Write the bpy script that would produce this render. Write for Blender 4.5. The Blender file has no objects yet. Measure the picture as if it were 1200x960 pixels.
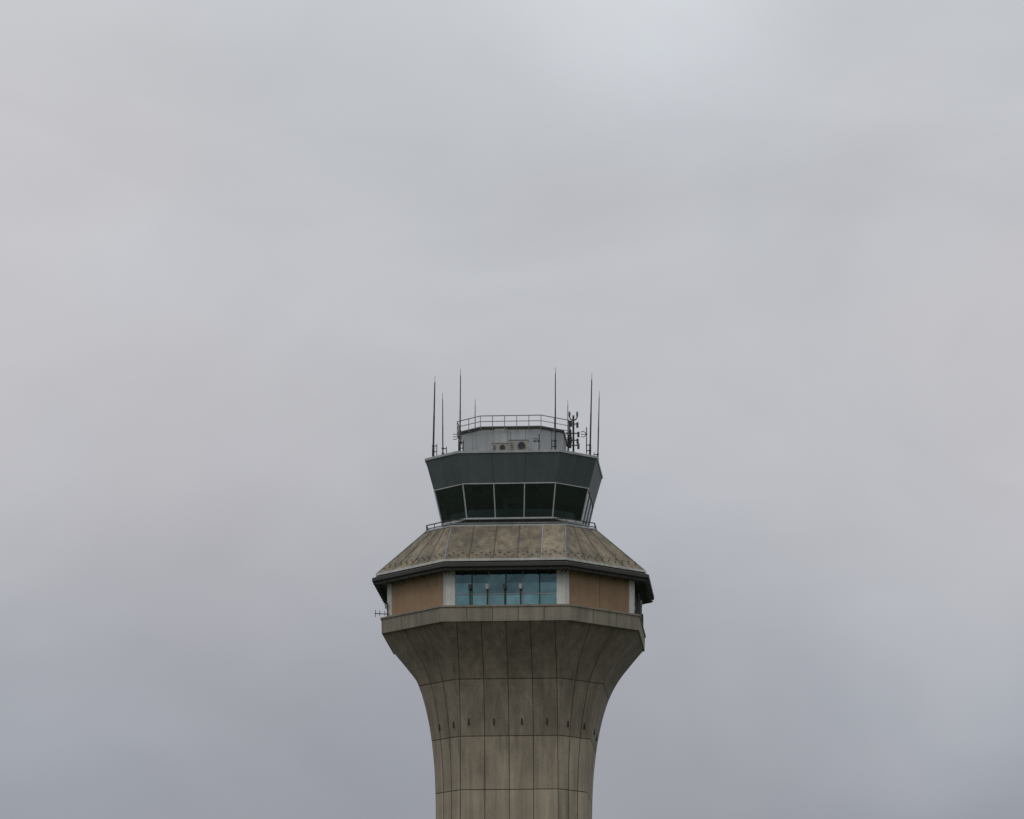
import bpy, bmesh, math, random
from mathutils import Vector, Matrix
random.seed(7)
scene = bpy.context.scene
U = 0.06                      # drawing unit of the tower plan, metres
ROT = -math.radians(4.03)     # tower is turned slightly relative to the viewer
DIST, EYE, PITCH, F = 340.0, 1.7, math.radians(12.3), 5750.0

def Z(y, d):
    """survey: theodolite reading -> height above ground for a point d units in front of the axis"""
    return EYE + (DIST - d*U) * math.tan(PITCH + math.atan((480-y)/F))

# ------------------------------------------------------------------ materials
def new_mat(name):
    m = bpy.data.materials.new(name); m.use_nodes = True
    nt = m.node_tree
    return m, nt, nt.nodes['Principled BSDF']

def N(nt, t, **kw):
    n = nt.nodes.new(t)
    for k, v in kw.items():
        if k in n.inputs.keys(): n.inputs[k].default_value = v
        else: setattr(n, k, v)
    return n

def noise(nt, scale, detail=4, stretch=(1,1,1), rough=0.55):
    tc = N(nt, 'ShaderNodeTexCoord'); mp = N(nt, 'ShaderNodeMapping')
    mp.inputs['Scale'].default_value = stretch
    nt.links.new(tc.outputs['Object'], mp.inputs['Vector'])
    n = N(nt, 'ShaderNodeTexNoise', Scale=scale, Detail=detail, Roughness=rough)
    nt.links.new(mp.outputs[0], n.inputs['Vector'])
    return n.outputs['Fac']

def maprange(nt, src, a, b, c, d):
    m = N(nt, 'ShaderNodeMapRange')
    nt.links.new(src, m.inputs[0])
    for i, v in zip((1,2,3,4), (a,b,c,d)): m.inputs[i].default_value = v
    return m.outputs[0]

def mul(nt, a, b):
    m = N(nt, 'ShaderNodeMath', operation='MULTIPLY')
    nt.links.new(a, m.inputs[0])
    if isinstance(b, (int, float)): m.inputs[1].default_value = b
    else: nt.links.new(b, m.inputs[1])
    return m.outputs[0]

def weathered(name, col, col2, rough=0.85, amount=0.3, streak=0.3, scale=0.5, attr=False, bump=0.2, metallic=0.0, fine=9.0):
    m, nt, p = new_mat(name)
    big = noise(nt, scale, 5)
    st = noise(nt, 1.0, 5, (2.2, 2.2, 0.10), 0.65)
    fi = noise(nt, fine, 3)
    mix = N(nt, 'ShaderNodeMix', data_type='RGBA')
    nt.links.new(maprange(nt, big, 0.35, 0.65, 0, 1), mix.inputs[0])
    mix.inputs[6].default_value = (*col, 1); mix.inputs[7].default_value = (*col2, 1)
    f = maprange(nt, st, 0.3, 0.7, 1-streak, 1+streak*0.55)
    f = mul(nt, f, maprange(nt, fi, 0.3, 0.7, 1-amount*0.3, 1+amount*0.3))
    if attr:
        a = N(nt, 'ShaderNodeAttribute'); a.attribute_name = 'tone'
        f = mul(nt, f, a.outputs['Fac'])
    sc = N(nt, 'ShaderNodeVectorMath', operation='SCALE')
    nt.links.new(mix.outputs[2], sc.inputs[0]); nt.links.new(f, sc.inputs['Scale'])
    nt.links.new(sc.outputs[0], p.inputs['Base Color'])
    p.inputs['Roughness'].default_value = rough; p.inputs['Metallic'].default_value = metallic
    if bump:
        b = N(nt, 'ShaderNodeBump', Strength=bump, Distance=0.03)
        nt.links.new(fi, b.inputs['Height']); nt.links.new(b.outputs[0], p.inputs['Normal'])
    return m

M = {}
M['concrete'] = weathered('precast_concrete', (0.315,0.262,0.195), (0.25,0.21,0.158), attr=True, streak=0.34, amount=0.35)
M['joint'] = weathered('joint_sealant', (0.08,0.07,0.057), (0.10,0.09,0.072), streak=0.1)
M['slot'] = weathered('slot_shadow', (0.02,0.02,0.018), (0.03,0.028,0.025), streak=0.1)
M['ring'] = weathered('ring_concrete', (0.265,0.232,0.182), (0.215,0.19,0.15), attr=True, streak=0.3)
M['fascia'] = weathered('cab_metal_panel', (0.085,0.105,0.107), (0.07,0.088,0.09), rough=0.5, attr=True, streak=0.16, bump=0.03)
M['trim'] = weathered('light_trim', (0.42,0.43,0.43), (0.34,0.35,0.35), rough=0.5, streak=0.15, bump=0)
M['white'] = weathered('white_painted_concrete', (0.66,0.65,0.61), (0.52,0.51,0.48), streak=0.25)
M['brown'] = weathered('brown_infill_panel', (0.35,0.225,0.135), (0.29,0.187,0.113), attr=True, streak=0.12, scale=0.8)
M['roof'] = weathered('weathered_metal_roof', (0.265,0.215,0.145), (0.165,0.138,0.10), attr=True, streak=0.5, amount=0.5, scale=0.7, rough=0.75)
M['dark'] = weathered('dark_bronze_metal', (0.045,0.042,0.036), (0.03,0.028,0.025), rough=0.6, streak=0.2, bump=0)
M['guard'] = weathered('snow_guard_metal', (0.10,0.085,0.065), (0.07,0.06,0.045), rough=0.6, streak=0.2, bump=0)
M['soffit'] = weathered('soffit', (0.06,0.055,0.05), (0.04,0.038,0.034), streak=0.1, bump=0)
M['black'] = weathered('antenna_black', (0.018,0.018,0.018), (0.028,0.028,0.028), rough=0.6, streak=0.05, bump=0)
M['pent'] = weathered('penthouse_cladding', (0.42,0.43,0.44), (0.35,0.36,0.37), attr=True, streak=0.15, rough=0.6)
M['galv'] = weathered('galvanised_steel', (0.30,0.31,0.31), (0.2,0.21,0.21), rough=0.45, streak=0.1, bump=0, metallic=0.3)
M['ac'] = weathered('ac_casing', (0.36,0.34,0.30), (0.3,0.28,0.25), rough=0.6, streak=0.15, bump=0)
M['inside'] = weathered('interior_dark', (0.05,0.055,0.055), (0.035,0.04,0.04), streak=0.1, bump=0)
M['ceil'] = weathered('interior_ceiling', (0.50,0.56,0.58), (0.40,0.46,0.48), streak=0.1, bump=0)
M['desk'] = weathered('interior_desk', (0.32,0.38,0.40), (0.2,0.25,0.27), streak=0.1, bump=0)
M['green'] = weathered('green_lamp', (0.03,0.16,0.12), (0.03,0.13,0.1), rough=0.3, streak=0.05, bump=0)
M['asphalt'] = weathered('asphalt', (0.05,0.05,0.05), (0.065,0.064,0.06), scale=0.05, streak=0.05)
M['grass'] = weathered('grass_field', (0.045,0.07,0.025), (0.075,0.085,0.04), scale=0.01, streak=0.05)

def glass_mat(name, tint, trans):
    m, nt, p = new_mat(name)
    nt.nodes.remove(p)
    out = [n for n in nt.nodes if n.type == 'OUTPUT_MATERIAL'][0]
    tr = N(nt, 'ShaderNodeBsdfTransparent'); tr.inputs[0].default_value = (*trans, 1)
    gl = N(nt, 'ShaderNodeBsdfGlossy'); gl.inputs['Roughness'].default_value = 0.04
    gl.inputs[0].default_value = (*tint, 1)
    fr = N(nt, 'ShaderNodeFresnel', IOR=1.7)
    w = noise(nt, 0.6, 2)
    b = N(nt, 'ShaderNodeBump', Strength=0.15, Distance=0.05)
    nt.links.new(w, b.inputs['Height']); nt.links.new(b.outputs[0], gl.inputs['Normal'])
    mx = N(nt, 'ShaderNodeMixShader')
    nt.links.new(fr.outputs[0], mx.inputs[0]); nt.links.new(tr.outputs[0], mx.inputs[1]); nt.links.new(gl.outputs[0], mx.inputs[2])
    nt.links.new(mx.outputs[0], out.inputs[0])
    return m
M['cabglass'] = glass_mat('tinted_cab_glass', (0.9,0.95,0.95), (0.56,0.68,0.71))

def coated(name, c, metal, rough=0.06):
    m, nt, p = new_mat(name)
    n1 = noise(nt, 1.1, 3)
    mix = N(nt, 'ShaderNodeMix', data_type='RGBA')
    nt.links.new(maprange(nt, n1, 0.35, 0.65, 0, 1), mix.inputs[0])
    mix.inputs[6].default_value = (*[x*0.8 for x in c], 1); mix.inputs[7].default_value = (*[x*1.15 for x in c], 1)
    a = N(nt, 'ShaderNodeAttribute'); a.attribute_name = 'tone'
    sc = N(nt, 'ShaderNodeVectorMath', operation='SCALE')
    nt.links.new(mix.outputs[2], sc.inputs[0]); nt.links.new(a.outputs['Fac'], sc.inputs['Scale'])
    nt.links.new(sc.outputs[0], p.inputs['Base Color'])
    p.inputs['Metallic'].default_value = metal; p.inputs['Roughness'].default_value = rough
    return m
M['teal'] = coated('teal_vision_glass', (0.10,0.18,0.195), 0.75)
M['teal2'] = coated('teal_spandrel_glass', (0.19,0.36,0.38), 0.7, 0.15)

# ------------------------------------------------------------------ mesh builder
class MB:
    def __init__(s): s.v = []; s.f = []; s.t = []; s.m = []; s.mats = []
    def mi(s, m):
        if m not in s.mats: s.mats.append(m)
        return s.mats.index(m)
    def face(s, pts, m, tone=1.0):
        b = len(s.v); s.v += [tuple(p) for p in pts]
        s.f.append(tuple(range(b, b+len(pts)))); s.t.append(tone); s.m.append(s.mi(m))
    def hexa(s, c, m, tone=1.0):   # c: 4 bottom pts, 4 top pts
        for q in ((3,2,1,0),(4,5,6,7),(0,1,5,4),(1,2,6,5),(2,3,7,6),(3,0,4,7)):
            s.face([c[i] for i in q], m, tone)
    def box(s, c, sx, sy, sz, m, tone=1.0, rz=0):
        R = Matrix.Rotation(rz, 3, 'Z'); c = Vector(c)
        pts = [c + R @ Vector((x*sx/2, y*sy/2, z*sz/2)) for z in (-1,1) for x, y in ((-1,-1),(1,-1),(1,1),(-1,1))]
        s.hexa(pts, m, tone)
    def tube(s, p, q, r, m, r2=None, n=8, tone=1.0):
        p, q = Vector(p), Vector(q); r2 = r if r2 is None else r2
        d = (q-p).normalized(); a = d.orthogonal().normalized(); b = d.cross(a)
        A = [p + (a*math.cos(t)+b*math.sin(t))*r for t in [2*math.pi*i/n for i in range(n)]]
        B = [q + (a*math.cos(t)+b*math.sin(t))*r2 for t in [2*math.pi*i/n for i in range(n)]]
        for i in range(n):
            j = (i+1) % n; s.face([A[i],A[j],B[j],B[i]], m, tone)
        s.face(A[::-1], m, tone); s.face(B, m, tone)
    def build(s, name, parent=None):
        me = bpy.data.meshes.new(name); me.from_pydata(s.v, [], s.f)
        for m in s.mats: me.materials.append(M[m])
        for i, p in enumerate(me.polygons): p.material_index = s.m[i]
        at = me.attributes.new('tone', 'FLOAT', 'FACE')
        for i, t in enumerate(s.t): at.data[i].value = t
        me.update()
        ob = bpy.data.objects.new(name, me); scene.collection.objects.link(ob)
        if parent: ob.parent = parent
        return ob

def octo(D, w, z):
    D, w = D*U, w*U
    return [Vector(p) for p in ((w,-D,z),(D,-w,z),(D,w,z),(w,D,z),(-w,D,z),(-D,w,z),(-D,-w,z),(-w,-D,z))]
def fp(o, k, s): return o[k].lerp(o[(k+1)%8], s)
def loft(mb, levels, m, top=False, bot=False, tone=None):
    for a, b in zip(levels, levels[1:]):
        for k in range(8):
            mb.face([a[k], a[(k+1)%8], b[(k+1)%8], b[k]], m, tone() if tone else 1.0)
    if bot: mb.face(levels[0][::-1], m)
    if top: mb.face(levels[-1], m)
rt = lambda: random.uniform(0.92, 1.06)

tower = bpy.data.objects.new('control_tower', None); scene.collection.objects.link(tower)
tower.rotation_euler = (0, 0, ROT)

# ------------------------------------------------------------------ shaft + flare
sil = [(740,154),(760,138.5),(780,124),(800,113.5),(820,106.5),(845,100.5),(870,96.5),(905,93),(960,91.5)]
prof = []
for y, E in sil:
    D = (E-4.5)
    w = 57 + (D-87)/(149.5-87)*12.5
    prof.append((Z(y, 0.43*D), D, w))
prof = prof[::-1]                       # ascending z
prof = [(0.0, 90.0, 59.0), (20.0, 87.5, 57.5)] + prof
def P(z):
    for i in range(len(prof)-1):
        if z <= prof[i+1][0] or i == len(prof)-2:
            break
    p0 = prof[max(i-1,0)]; p1 = prof[i]; p2 = prof[i+1]; p3 = prof[min(i+2,len(prof)-1)]
    t = (z-p1[0])/(p2[0]-p1[0]); out = []
    for c in (1,2):
        m1 = (p2[c]-p0[c])/max(p2[0]-p0[0],1e-6)*(p2[0]-p1[0])
        m2 = (p3[c]-p1[c])/max(p3[0]-p1[0],1e-6)*(p2[0]-p1[0])
        out.append((2*t**3-3*t**2+1)*p1[c]+(t**3-2*t**2+t)*m1+(-2*t**3+3*t**2)*p2[c]+(t**3-t**2)*m2)
    return out
ztop = prof[-1][0]
tiers = [ztop, Z(795, 109), Z(862, 94), Z(925, 88)]
step = tiers[2]-tiers[3]
while tiers[-1]-step > 1: tiers.append(tiers[-1]-step)
tiers.append(0.0)
shell = MB(); under = MB()
g = 0.026
tone_t = [0.78, 0.84, 1.14, 1.22]  # shade of the down-facing flare put into upper tiers; lower shaft lighter tan
levels = []
for ti in range(len(tiers)-1):
    z1, z0 = tiers[ti], tiers[ti+1]
    n = 8 if ti < 4 else 3
    zs = [z0+g + (z1-z0-2*g)*i/n for i in range(n+1)]
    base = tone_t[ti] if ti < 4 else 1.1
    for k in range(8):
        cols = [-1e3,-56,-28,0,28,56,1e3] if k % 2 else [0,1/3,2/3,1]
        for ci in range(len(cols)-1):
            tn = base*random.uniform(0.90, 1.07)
            for a, b in zip(zs, zs[1:]):
                q = []
                for z in (a, b):
                    D, w = P(z); o = octo(D, w, z); L = (o[(k+1)%8]-o[k]).length
                    if k % 2:
                        sa = min(max((cols[ci]+w)/(2*w),0),1); sb = min(max((cols[ci+1]+w)/(2*w),0),1)
                    else: sa, sb = cols[ci], cols[ci+1]
                    ga = 0.006 if sa == 0 else g; gb = 0.006 if sb == 1 else g
                    sa += ga/L; sb -= gb/L
                    if sb < sa: sa = sb = (sa+sb)/2
                    q.append((fp(o,k,sa), fp(o,k,sb)))
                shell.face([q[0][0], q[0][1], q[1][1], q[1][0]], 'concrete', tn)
zz = [ztop*i/90 for i in range(91)]
loft(under, [octo(P(z)[0]-0.8, P(z)[1]-0.4, z) for z in zz], 'joint')
under.build('flare_joint_backing', tower)
# slots
for off in (-46,-17,15,44):
    z = Z(845, 97); D, w = P(z)
    shell.box((off*U, -D*U-0.0, z), 0.11, 0.10, 0.42, 'slot')
for k, s in ((0,0.25),(0,0.75),(6,0.35),(6,0.85),(1,0.3),(1,0.7),(5,0.5)):
    z = Z(850, 80); D, w = P(z); o = octo(D, w, z); p = fp(o,k,s); d = o[(k+1)%8]-o[k]
    shell.box(p, 0.11, 0.12, 0.42, 'slot', rz=math.atan2(d.y,d.x))
shell.build('flared_shaft', tower)

# ------------------------------------------------------------------ ring beam
ring = MB()
zr1 = Z(711, 149); zr0 = Z(727.5, 149)
lo, hi = (149, 73.5), (149.5, 74)
def banded(mb, k_cols, lo, hi, z0, z1, m, g=0.02, tone=rt):
    a, b = octo(*lo, z0), octo(*hi, z1)
    for k in range(8):
        n = k_cols[k % 2]; L = (a[(k+1)%8]-a[k]).length
        for c in range(n):
            sa = c/n + (g/L if c else 0); sb = (c+1)/n - (g/L if c < n-1 else 0)
            mb.face([fp(a,k,sa), fp(a,k,sb), fp(b,k,sb), fp(b,k,sa)], m, tone())
banded(ring, (3,5), lo, hi, zr0, zr1, 'ring')
loft(ring, [octo(148.3,73.2,zr0+0.002), octo(148.8,73.6,zr1-0.002)], 'joint')
loft(ring, [octo(P(ztop)[0]-2, P(ztop)[1]-2, zr0), octo(149,73.5,zr0)], 'ring')
loft(ring, [octo(149.5,74,zr1), octo(150.6,74.6,zr1+0.01), octo(150.6,74.6,zr1+0.13), octo(120,60,zr1+0.131)], 'ring')
ring.build('ring_beam', tower)

# ------------------------------------------------------------------ window storey
st = MB()
zs0 = zr1+0.10; zs1 = Z(669, 143)+0.25
Dw, ww = 143.5, 67
zmid = Z(696, 143)
def quad_on(k, sa, sb, za, zb, off, m, tone=1.0, mb=st, D=Dw, w=ww):
    a = octo(D+off, w+off*0.414, za); b = octo(D+off, w+off*0.414, zb)
    mb.face([fp(a,k,sa), fp(a,k,sb), fp(b,k,sb), fp(b,k,sa)], m, tone)
def slab_on(k, sa, sb, za, zb, off, th, m, tone=1.0, mb=st, D=Dw, w=ww):
    P8 = []
    for z in (za, zb):
        a = octo(D+off, w+off*0.414, z); i = octo(D+off-th, w+(off-th)*0.414, z)
        P8 += [fp(a,k,sa), fp(a,k,sb), fp(i,k,sb), fp(i,k,sa)]
    mb.hexa(P8, m, tone)
for k in range(8):
    if k % 2 == 0:       # chamfers: brown infill, 2 sheets
        slab_on(k, 0.07, 0.505 if k==0 else 0.999-0.07, zs0, zs1, -0.8, 1.5, 'brown', 1.0)
        if k == 0: slab_on(k, 0.510, 0.93, zs0, zs1, -0.8, 1.5, 'brown', 0.94)
        slab_on(k, 0.07, 0.93, zs0, zs0+0.12, -0.2, 1.2, 'dark')
        slab_on(k, 0.0, 0.07, zs0, zs1, 0, 3, 'white'); slab_on(k, 0.93, 1.0, zs0, zs1, 0, 3, 'white', 0.93)
    else:                # main faces: ribbon windows
        e = 0.065
        slab_on(k, 0, e, zs0, zs1, 0, 3, 'white', 0.97); slab_on(k, 1-e, 1, zs0, zs1, 0, 3, 'white')
        n = 6
        for c in range(n):
            sa = e+(1-2*e)*c/n; sb = e+(1-2*e)*(c+1)/n
            quad_on(k, sa, sb, zs0, zmid, -1.0, 'teal2', random.uniform(0.85,1.1))
            zq = zmid+(zs1-zmid)*0.42
            quad_on(k, sa, sb, zmid, zq, -1.0, 'teal', random.uniform(0.9,1.5))
            quad_on(k, sa, sb, zq, zs1, -1.0, 'teal', random.uniform(0.6,1.2))
            if c: slab_on(k, sa-0.005, sa+0.005, zs0, zs1, -0.4, 1.0, 'dark' if c%2 else 'galv')
        slab_on(k, e, 1-e, zmid-0.04, zmid+0.04, -0.3, 1.0, 'galv')
        slab_on(k, e, 1-e, zs0, zs0+0.1, -0.2, 1.2, 'galv')
        slab_on(k, e, 1-e, zs1-0.3, zs1-0.1, -0.2, 1.2, 'dark')
# little sensor posts in front of the ribbon window
for off in (-41,-21,-1,17):
    z = Z(693,148)
    st.tube((off*U, -147.5*U, zs0), (off*U, -147.5*U, z+0.35), 0.035, 'black')
    st.box((off*U, -147.5*U, z+0.35), 0.2, 0.2, 0.34, 'trim' if off in (17,-21) else 'dark')
# right-hand side equipment
for yy, s in ((-55,0.9),(-30,0.6),(10,0.8)):
    st.box((147.5*U, yy*U, zs0+0.5), 0.35, 0.5, s, 'dark')
    st.tube((148*U, yy*U, zs0), (148*U, yy*U, zs0+1.7), 0.04, 'black')
st.build('observation_storey', tower)

# ------------------------------------------------------------------ eave + mansard
ev = MB()
zg = Z(655, 156)
De, we = 156, 69.5
gut = [octo(De-1, we-0.4, zg-0.13), octo(De+0.6, we+0.25, zg-0.11), octo(De+0.8, we+0.3, zg+0.05), octo(De-0.6, we-0.2, zg+0.055)]
loft(ev, gut, 'white')
zl1 = zg-0.14; 
loft(ev, [octo(De+4.2, we+1.6, zl1-0.42), octo(De+4.8, we+1.9, zl1-0.38), octo(De+4.8, we+1.9, zl1-0.16), octo(De+2, we+0.8, zl1-0.08), octo(De-4, we-1.5, zl1)], 'dark')
loft(ev, [octo(Dw-3, ww-1.2, zs1-0.22), octo(De-2, we-0.8, zl1-0.62), octo(De+2.0, we+0.8, zl1-0.62), octo(De+2.2, we+0.8, zl1-0.42), octo(De+4.2, we+1.6, zl1-0.42)], 'soffit')
# soffit brackets
ob_ = octo(De+3.4, we+1.4, zl1-0.55); oi_ = octo(De-7, we-3, zl1-0.72)
for k in range(8):
    n = 9 if k % 2 else 6
    for c in range(n+1):
        s = 0.02+0.96*c/n
        ev.tube(fp(ob_,k,s), fp(oi_,k,s), 0.05, 'dark', n=5)
ev.build('eave', tower)

rf = MB()
zt = Z(615.5, 99)
Dt, wt = 98.5, 66
ro0, ro1 = octo(De-0.7, we-0.2, zg+0.05), octo(Dt, wt, zt)
for k in range(8):
    n = 5 if k % 2 else 4
    for c in range(n):
        tn = random.uniform(0.86,1.08)
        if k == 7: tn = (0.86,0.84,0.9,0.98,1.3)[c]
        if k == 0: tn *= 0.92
        m_ = 4
        for r in range(m_):
            A = [fp(ro0,k,c/n).lerp(fp(ro1,k,c/n), r/m_), fp(ro0,k,(c+1)/n).lerp(fp(ro1,k,(c+1)/n), r/m_),
                 fp(ro0,k,(c+1)/n).lerp(fp(ro1,k,(c+1)/n), (r+1)/m_), fp(ro0,k,c/n).lerp(fp(ro1,k,c/n), (r+1)/m_)]
            rf.face(A, 'roof', tn)
        if c: rf.tube(fp(ro0,k,c/n), fp(ro1,k,c/n), 0.04, 'guard' if c != 4 else 'trim', n=5)
    rf.tube(ro0[k]+Vector((0,0,.01)), ro1[k]+Vector((0,0,.01)), 0.05, 'galv', n=6)
    # snow guards
    L = (ro0[(k+1)%8]-ro0[k]).length; nn = int(L/0.62)
    for row, t in ((0,0.10),(1,0.17)):
        for c in range(nn):
            s = (c+0.4+0.45*(row%2))/nn
            if s > 0.99: continue
            p = fp(ro0,k,s).lerp(fp(ro1,k,s), t)
            rf.box(p+Vector((0,0,0.04)), 0.09, 0.09, 0.08, 'guard')
rf.face(ro1, 'roof')
rf.build('mansard_roof', tower)

# catwalk railing on the mansard top
cw = MB()
for zh, r in ((0.16,0.045),(0.42,0.04)):
    o = octo(Dt-0.5, wt+1, zt+zh)
    for k in range(8): cw.tube(o[k], o[(k+1)%8], r, 'galv' if zh<0.3 else 'dark', n=6)
o = octo(Dt-0.5, wt+1, zt); 
for k in range(8):
    n = 8 if k % 2 else 3
    for c in range(n):
        p = fp(o,k,c/n); cw.tube(p, p+Vector((0,0,0.42)), 0.03, 'dark', n=5)
loft(cw, [octo(Dt+0.8, wt+1.4, zt-0.05), octo(Dt+0.8, wt+1.4, zt+0.06), octo(Dt-2, wt+0.5, zt+0.062)], 'trim')
cw.build('catwalk_railing', tower)

# ------------------------------------------------------------------ cab
cab = MB()
zc0 = Z(607.5, 81); zc1 = Z(567, 90); zc2 = Z(530.5, 100)
loft(cab, [octo(79, 49, zt), octo(80.5, 49.5, zc0-0.08)], 'dark')
loft(cab, [octo(80.5, 49.5, zc0-0.1), octo(82.3, 50.2, zc0-0.1), octo(82.3, 50.2, zc0+0.06), octo(79, 49, zc0+0.065)], 'trim')
# fascia panels
a, b = octo(90.6, 54, zc1), octo(100, 59.5, zc2)
for k in range(8):
    n = 3 if k % 2 else 2
    L = (b[(k+1)%8]-b[k]).length
    for c in range(n):
        ga = 0.012/L
        sa, sb = c/n+(ga if c else 0), (c+1)/n-(ga if c < n-1 else 0)
        cab.face([fp(a,k,sa), fp(a,k,sb), fp(b,k,sb), fp(b,k,sa)], 'fascia', random.uniform(0.9,1.08))
loft(cab, [octo(90.2, 53.8, zc1+0.005), octo(99.6, 59.3, zc2-0.005)], 'black')
loft(cab, [octo(88.5, 53, zc1), octo(90.9, 54.1, zc1-0.003), octo(90.9, 54.1, zc1+0.07), octo(90.4,53.9,zc1+0.075)], 'trim')
loft(cab, [octo(99.8, 59.4, zc2), octo(101, 60, zc2+0.003), octo(101.2, 60.1, zc2+0.16), octo(97, 58, zc2+0.16), octo(97, 58, zc2-0.25)], 'trim')
cab.face(octo(97.5, 58.2, zc2-0.2), 'galv')
cab.face(octo(89, 53.2, zc1-0.01), 'ceil')      # ceiling
cab.face(octo(79.5, 49, zc0-0.02), 'inside')     # floor
# interior core + consoles + added sheets blocking sky light through the far windows
loft(cab, [octo(14, 8, zc0), octo(14, 8, zc1-0.02)], 'desk')
loft(cab, [octo(72, 44, zc0), octo(72, 44, zc0+0.75), octo(62, 38, zc0+0.85), octo(60, 36, zc0)], 'desk')
for k in (2,3,4):
    A, B = octo(79.5, 48.6, zc0+0.05), octo(87.5, 52.4, zc1-0.05)
    cab.face([fp(A,k,.02),fp(A,k,.98),fp(B,k,.98),fp(B,k,.02)], 'desk')
for x_ in (-44,-31,-14,2,12,36):
    cab.box((x_*U, -70*U, zc0+1.0), random.uniform(0.4,0.8), 0.1, random.uniform(0.35,0.5), 'black')
for x_ in (-38,-5,28):
    cab.box((x_*U, -78*U, zc1-0.3), 0.7, 0.12, 0.35, 'inside')
    cab.tube((x_*U, -78*U, zc1-0.12), (x_*U, -78*U, zc1-0.02), 0.03, 'black')
cab.build('cab_body', tower)
gl = MB()
A, B = octo(81, 49.7, zc0+0.05), octo(89.6, 53.6, zc1)
for k in range(8):
    gl.face([fp(A,k,0),fp(A,k,1),fp(B,k,1),fp(B,k,0)], 'cabglass')
gl.build('cab_glazing', tower)
mu = MB()
A, B = octo(81.4, 49.9, zc0+0.05), octo(90, 53.8, zc1)
for k in range(8):
    mu.tube(A[k], B[k], 0.05, 'trim', n=6)
    if k % 2:
        for s in (1/3, 2/3): mu.tube(fp(A,k,s), fp(B,k,s), 0.045, 'trim', n=6)
mu.build('cab_mullions', tower)

# ------------------------------------------------------------------ penthouse + roof railing
ph = MB()
zd = zc2-0.2; zp = Z(500.5, 60)
banded(ph, (2,4), (59.5,33.5), (59.5,33.5), zd, zp-0.12, 'pent', g=0.012)
loft(ph, [octo(59.1,33.3,zd), octo(59.1,33.3,zp-0.1)], 'black')
loft(ph, [octo(59.4,33.4,zp-0.13), octo(60.6,34,zp-0.12), octo(60.6,34,zp+0.06), octo(50,28,zp+0.062)], 'dark', top=True)
ph.box((-12*U, -59.9*U, zd+1.6), 0.9, 0.08, 2.0, 'trim', 0.8)
ph.build('penthouse', tower)
rl = MB()
zrt = Z(487, 65)
for zh, r in ((zrt,0.035),(zrt-0.40,0.028),(zrt-0.78,0.03)):
    o = octo(65, 35.5, zh)
    for k in range(8): rl.tube(o[k], o[(k+1)%8], r, 'galv', n=6)
o = octo(65, 35.5, zrt); oi = octo(59.5, 33.5, zrt-0.9)
for k in range(8):
    n = 5 if k % 2 else 2
    for c in range(n):
        p = fp(o,k,c/n); rl.tube(p, p-Vector((0,0,0.9)), 0.028, 'galv', n=6)
        rl.tube(p-Vector((0,0,0.9)), fp(oi,k,c/n), 0.025, 'galv', n=5)
rl.build('roof_railing', tower)

# ------------------------------------------------------------------ roof-top equipment (own objects)
X = lambda px, d: (px-603)*U*(1-d*U/DIST)
def whip(px, d, yt, yb, r=0.06, lean=0.0, tip=8):
    mb = MB(); x = X(px, d); y = -d*U
    z0, z1 = Z(yb, d)-0.3, Z(yt, d)
    T = Vector((x+lean, y, z1)); B_ = Vector((x, y, z0))
    q1 = B_.lerp(T, 0.12); q2 = B_.lerp(T, 0.55)
    mb.tube(B_, q1, r*1.3, 'black'); mb.tube(q1, q2, r, 'black', r*0.95); mb.tube(q2, T, r*0.85, 'black', r*0.6)
    mb.tube(T, T+Vector((lean*0.1,0,tip*U)), 0.018, 'black', 0.012, n=5)
    for h in (0.35, 0.75):
        c = B_+Vector((0,0,h)); mb.box(c, 0.18, 0.18, 0.08, 'dark')
        mb.tube(c, c+Vector((0.25*(1 if px<603 else -1),0.05,0)), 0.03, 'dark', n=6)
    s = 1 if px < 603 else -1
    mb.tube(B_+Vector((0.25*s,0.05,-0.15)), B_+Vector((0.25*s,0.05,0.9)), 0.03, 'dark', n=6)
    return mb.build('whip_antenna')
whip(507,30,448,530,0.065,0.10)
whip(518.5,-20,468,533,0.045,-0.03)
whip(538.5,55,440,526,0.05,0.03)
whip(556.5,-62,475,535,0.04)
whip(651,82,438,524,0.05,0.02)
whip(666,-35,476,530,0.042)
whip(692,52,445,529,0.058,0.14)
whip(701,-28,466,540,0.048,0.13)

mb = MB()   # equipment mast with loops
x, d = X(672.5, 10), 10; y = -d*U; zb = Z(530,d)-0.3
mb.tube((x,y,zb),(x,y,Z(487,d)),0.07,'black')
mb.tube((x-0.35,y,zb),(x-0.35,y,Z(492,d)),0.04,'black')
for yy, l in ((497,0.4),(508,0.5),(516,0.42),(522,0.5)):
    z = Z(yy,d); mb.tube((x-l,y,z),(x+l*0.8,y,z),0.04,'black',n=6)
    mb.box((x-l*0.5,y-0.1,z),0.22,0.2,0.42,'black'); mb.box((x+l*0.7,y-0.1,z-0.1),0.16,0.2,0.36,'dark')
zt_ = Z(489,d)
pts = [Vector((x+0.27*math.cos(t), y, zt_+0.05+0.27*math.sin(t))) for t in [math.pi+math.pi*i/8 for i in range(9)]]
for p,q in zip(pts,pts[1:]): mb.tube(p,q,0.045,'black',n=6)
for p in (pts[0],pts[-1]):
    mb.tube(p,p+Vector((0,0,0.1)),0.06,'black'); mb.tube(p+Vector((0,0,0.1)),p+Vector((0,0,0.35)),0.085,'green',0.06)
mb.build('equipment_mast')

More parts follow.
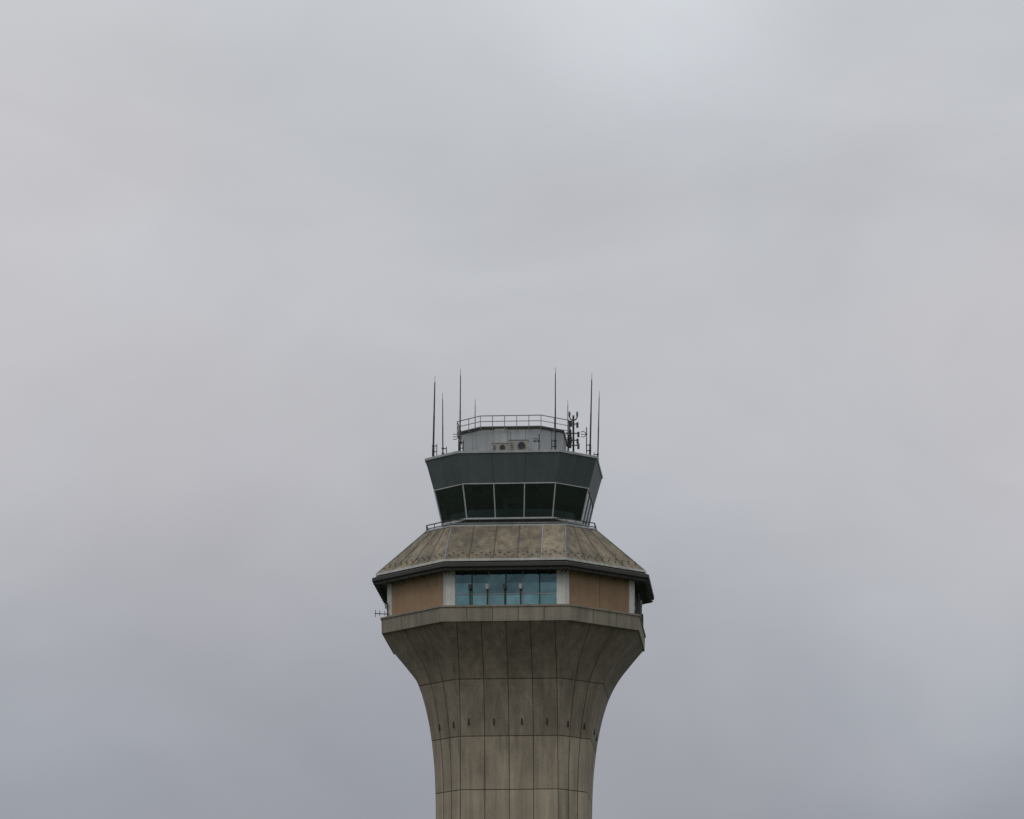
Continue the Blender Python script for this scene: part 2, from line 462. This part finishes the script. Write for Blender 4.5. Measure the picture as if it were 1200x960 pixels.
def loop_ant(px, d, y0, name):
    mb = MB(); x = X(px,d); yy = -d*U; z = Z(y0,d)
    mb.tube((x,yy,z-1.3),(x,yy,z+0.5),0.035,'black',n=6)
    pts = [Vector((x-0.25+0.2*math.cos(t), yy, z+0.2*math.sin(t))) for t in [-2.3+4.6*i/9 for i in range(10)]]
    for p,q in zip(pts,pts[1:]): mb.tube(p,q,0.025,'black',n=5)
    mb.tube((x-0.4,yy,z),(x+0.08,yy,z),0.025,'black',n=5)
    return mb.build(name)
loop_ant(688,20,509,'loop_antenna'); loop_ant(632,82,517,'loop_antenna'); loop_ant(537,0,512,'loop_antenna')

def ac(px, d, w, h, name='air_conditioner'):
    mb = MB(); x = X(px,d); y = -d*U; z = Z(527,d)-0.25
    mb.box((x,y,z+h/2),w,0.7,h,'ac')
    mb.box((x,y,z+h+0.02),w+0.06,0.76,0.05,'galv')
    n = 14; c = Vector((x+w*0.14,y-0.36,z+h*0.52)); R = h*0.33
    ring_ = [c+Vector((R*math.cos(2*math.pi*i/n),0,R*math.sin(2*math.pi*i/n))) for i in range(n)]
    mb.face(ring_, 'black')
    for i in range(n): mb.tube(ring_[i], ring_[(i+1)%n], 0.025, 'galv', n=5)
    for i in range(4): mb.box((x-w*0.36,y-0.355,z+h*(0.25+0.16*i)),w*0.18,0.02,0.04,'black')
    for sx in (-1,1): mb.box((x+sx*w*0.4,y,z-0.12),0.1,0.7,0.24,'dark')
    return mb.build(name)
ac(608,78,1.35,0.85); ac(586,76,1.1,0.62)
mb = MB(); mb.box((X(627,80),-80*U,Z(524,80)),0.45,0.4,0.6,'pent'); mb.tube((X(627,80),-80*U,Z(524,80)+.3),(X(627,80),-80*U,Z(524,80)+.5),0.12,'galv'); mb.build('vent_box')

# yagi on the left of the ring beam
mb = MB(); d = 60; yb = -d*U
zy = Z(719,d); x0, x1 = X(456,d), X(439,d)
mb.tube((x0,yb,zy-0.05),(x1,yb,zy),0.03,'black',n=6)
for px, h in ((440,0.42),(445,0.34),(451,0.28)):
    mb.tube((X(px,d),yb,zy-h*0.6),(X(px,d),yb,zy+h*0.6),0.022,'black',n=5)
mb.tube((X(454,d),yb,zy-0.5),(X(454,d),yb,zy+0.75),0.04,'dark',n=6)
mb.box((X(452.5,d),yb,zy+0.5),0.16,0.16,0.3,'galv')
mb.build('yagi_antenna')
# equipment boxes on a post at the right side, no lamp
mb = MB(); d = -5
mb.tube((X(749,d),-d*U,Z(722,d)),(X(749,d),-d*U,Z(700,d)),0.05,'black'); mb.box((X(750,d),-d*U,Z(708,d)),0.3,0.3,0.45,'white',0.8); mb.box((X(748,d),-d*U,Z(716,d)),0.5,0.4,0.3,'dark')
mb.build('side_equipment')

# ------------------------------------------------------------------ ground
gm = MB(); S = 9000
gm.face([(-S,-S,0),(S,-S,0),(S,S,0),(-S,S,0)], 'grass'); gm.build('ground')
ap = MB(); ap.face([(-60,-60,0.004),(60,-60,0.004),(60,60,0.004),(-60,60,0.004)], 'asphalt'); ap.build('pavement')

# ------------------------------------------------------------------ sky
w = bpy.data.worlds.new('sky'); scene.world = w; w.use_nodes = True
nt = w.node_tree; nt.nodes.clear()
out = N(nt,'ShaderNodeOutputWorld')
sky = N(nt,'ShaderNodeTexSky'); sky.sky_type = 'NISHITA'; sky.sun_disc = False
SE, SR = math.radians(50), math.radians(200)
sky.sun_elevation = SE; sky.sun_rotation = SR
bg1 = N(nt,'ShaderNodeBackground', Strength=0.08); nt.links.new(sky.outputs[0], bg1.inputs[0])
tc = N(nt,'ShaderNodeTexCoord')
def wn(scale, detail, stretch=(1,1,1), loc=(0,0,0), dist=0.0, rot=(0,0,0)):
    mp = N(nt,'ShaderNodeMapping'); mp.inputs['Scale'].default_value = stretch; mp.inputs['Location'].default_value = loc
    mp.inputs['Rotation'].default_value = rot
    nt.links.new(tc.outputs['Generated'], mp.inputs[0])
    n = N(nt,'ShaderNodeTexNoise', Scale=scale, Detail=detail, Roughness=0.5, Distortion=dist); nt.links.new(mp.outputs[0], n.inputs['Vector'])
    return n.outputs['Fac']
sep = N(nt,'ShaderNodeSeparateXYZ'); nt.links.new(tc.outputs['Generated'], sep.inputs[0])
add = N(nt,'ShaderNodeMath', operation='ADD'); nt.links.new(sep.outputs[2], add.inputs[0])
nt.links.new(maprange(nt, wn(9,3,(1,1,1.4),(0.3,0,0.1),0.3), 0.25,0.75,-0.022,0.022), add.inputs[1])
cr = N(nt,'ShaderNodeValToRGB'); nt.links.new(add.outputs[0], cr.inputs[0])
e = cr.color_ramp; e.interpolation = 'B_SPLINE'
e.elements[0].position = 0.0; e.elements[0].color = (0.21,0.225,0.25,1)
e.elements[1].position = 1.0; e.elements[1].color = (0.74,0.77,0.80,1)
for p_, c_ in ((0.11,(0.25,0.265,0.30,1)),(0.155,(0.37,0.38,0.415,1)),(0.20,(0.52,0.518,0.54,1)),(0.26,(0.56,0.565,0.588,1)),(0.32,(0.58,0.61,0.635,1))):
    q = e.elements.new(p_); q.color = c_
tint = N(nt,'ShaderNodeMix', data_type='RGBA'); nt.links.new(maprange(nt, wn(7,3,(1,1,1),(2,1,0.5)),0.35,0.65,0,1), tint.inputs[0])
tint.inputs[6].default_value = (0.975,1.0,1.015,1); tint.inputs[7].default_value = (1.015,0.99,0.99,1)
m1 = N(nt,'ShaderNodeMix', data_type='RGBA', blend_type='MULTIPLY'); m1.inputs[0].default_value = 1
nt.links.new(cr.outputs[0], m1.inputs[6]); nt.links.new(tint.outputs[2], m1.inputs[7])
v = maprange(nt, wn(15,6,(0.8,1,1.5),(0.7,0.2,0.4),0.5,(0,0.5,0)), 0.25,0.75,0.92,1.08)
# thin bright spot in the overcast
vd = N(nt,'ShaderNodeVectorMath', operation='DISTANCE'); nt.links.new(tc.outputs['Generated'], vd.inputs[0]); vd.inputs[1].default_value = (0.028,0.953,0.302)
sp = N(nt,'ShaderNodeMapRange', interpolation_type='SMOOTHSTEP'); nt.links.new(vd.outputs['Value'], sp.inputs[0])
for i_, v_ in zip((1,2,3,4),(0.0,0.045,1.22,1.0)): sp.inputs[i_].default_value = v_
v = mul(nt, v, sp.outputs[0])
sc = N(nt,'ShaderNodeVectorMath', operation='SCALE'); nt.links.new(m1.outputs[2], sc.inputs[0]); nt.links.new(v, sc.inputs['Scale'])
bg2 = N(nt,'ShaderNodeBackground', Strength=1.0); nt.links.new(sc.outputs[0], bg2.inputs[0])
mx = N(nt,'ShaderNodeMixShader'); mx.inputs[0].default_value = 0.95
nt.links.new(bg1.outputs[0], mx.inputs[1]); nt.links.new(bg2.outputs[0], mx.inputs[2]); nt.links.new(mx.outputs[0], out.inputs[0])

sl = bpy.data.lights.new('sun','SUN'); sl.energy = 0.6; sl.angle = math.radians(25); sl.color = (1,0.97,0.92)
so = bpy.data.objects.new('sun', sl); scene.collection.objects.link(so)
sd = Vector((math.sin(SR)*math.cos(SE), math.cos(SR)*math.cos(SE), math.sin(SE)))
so.rotation_euler = sd.to_track_quat('Z','Y').to_euler(); so.location = (0,-50,120)

# ------------------------------------------------------------------ camera
cam = bpy.data.cameras.new('camera'); co = bpy.data.objects.new('camera', cam); scene.collection.objects.link(co)
co.location = (-3*U, -DIST, EYE); co.rotation_euler = (math.pi/2+PITCH, 0, 0)
cam.sensor_width = 36; cam.lens = F*36/1200; cam.clip_start = 1; cam.clip_end = 20000
scene.camera = co
scene.view_settings.view_transform = 'Standard'; scene.view_settings.look = 'None'; scene.view_settings.exposure = 0
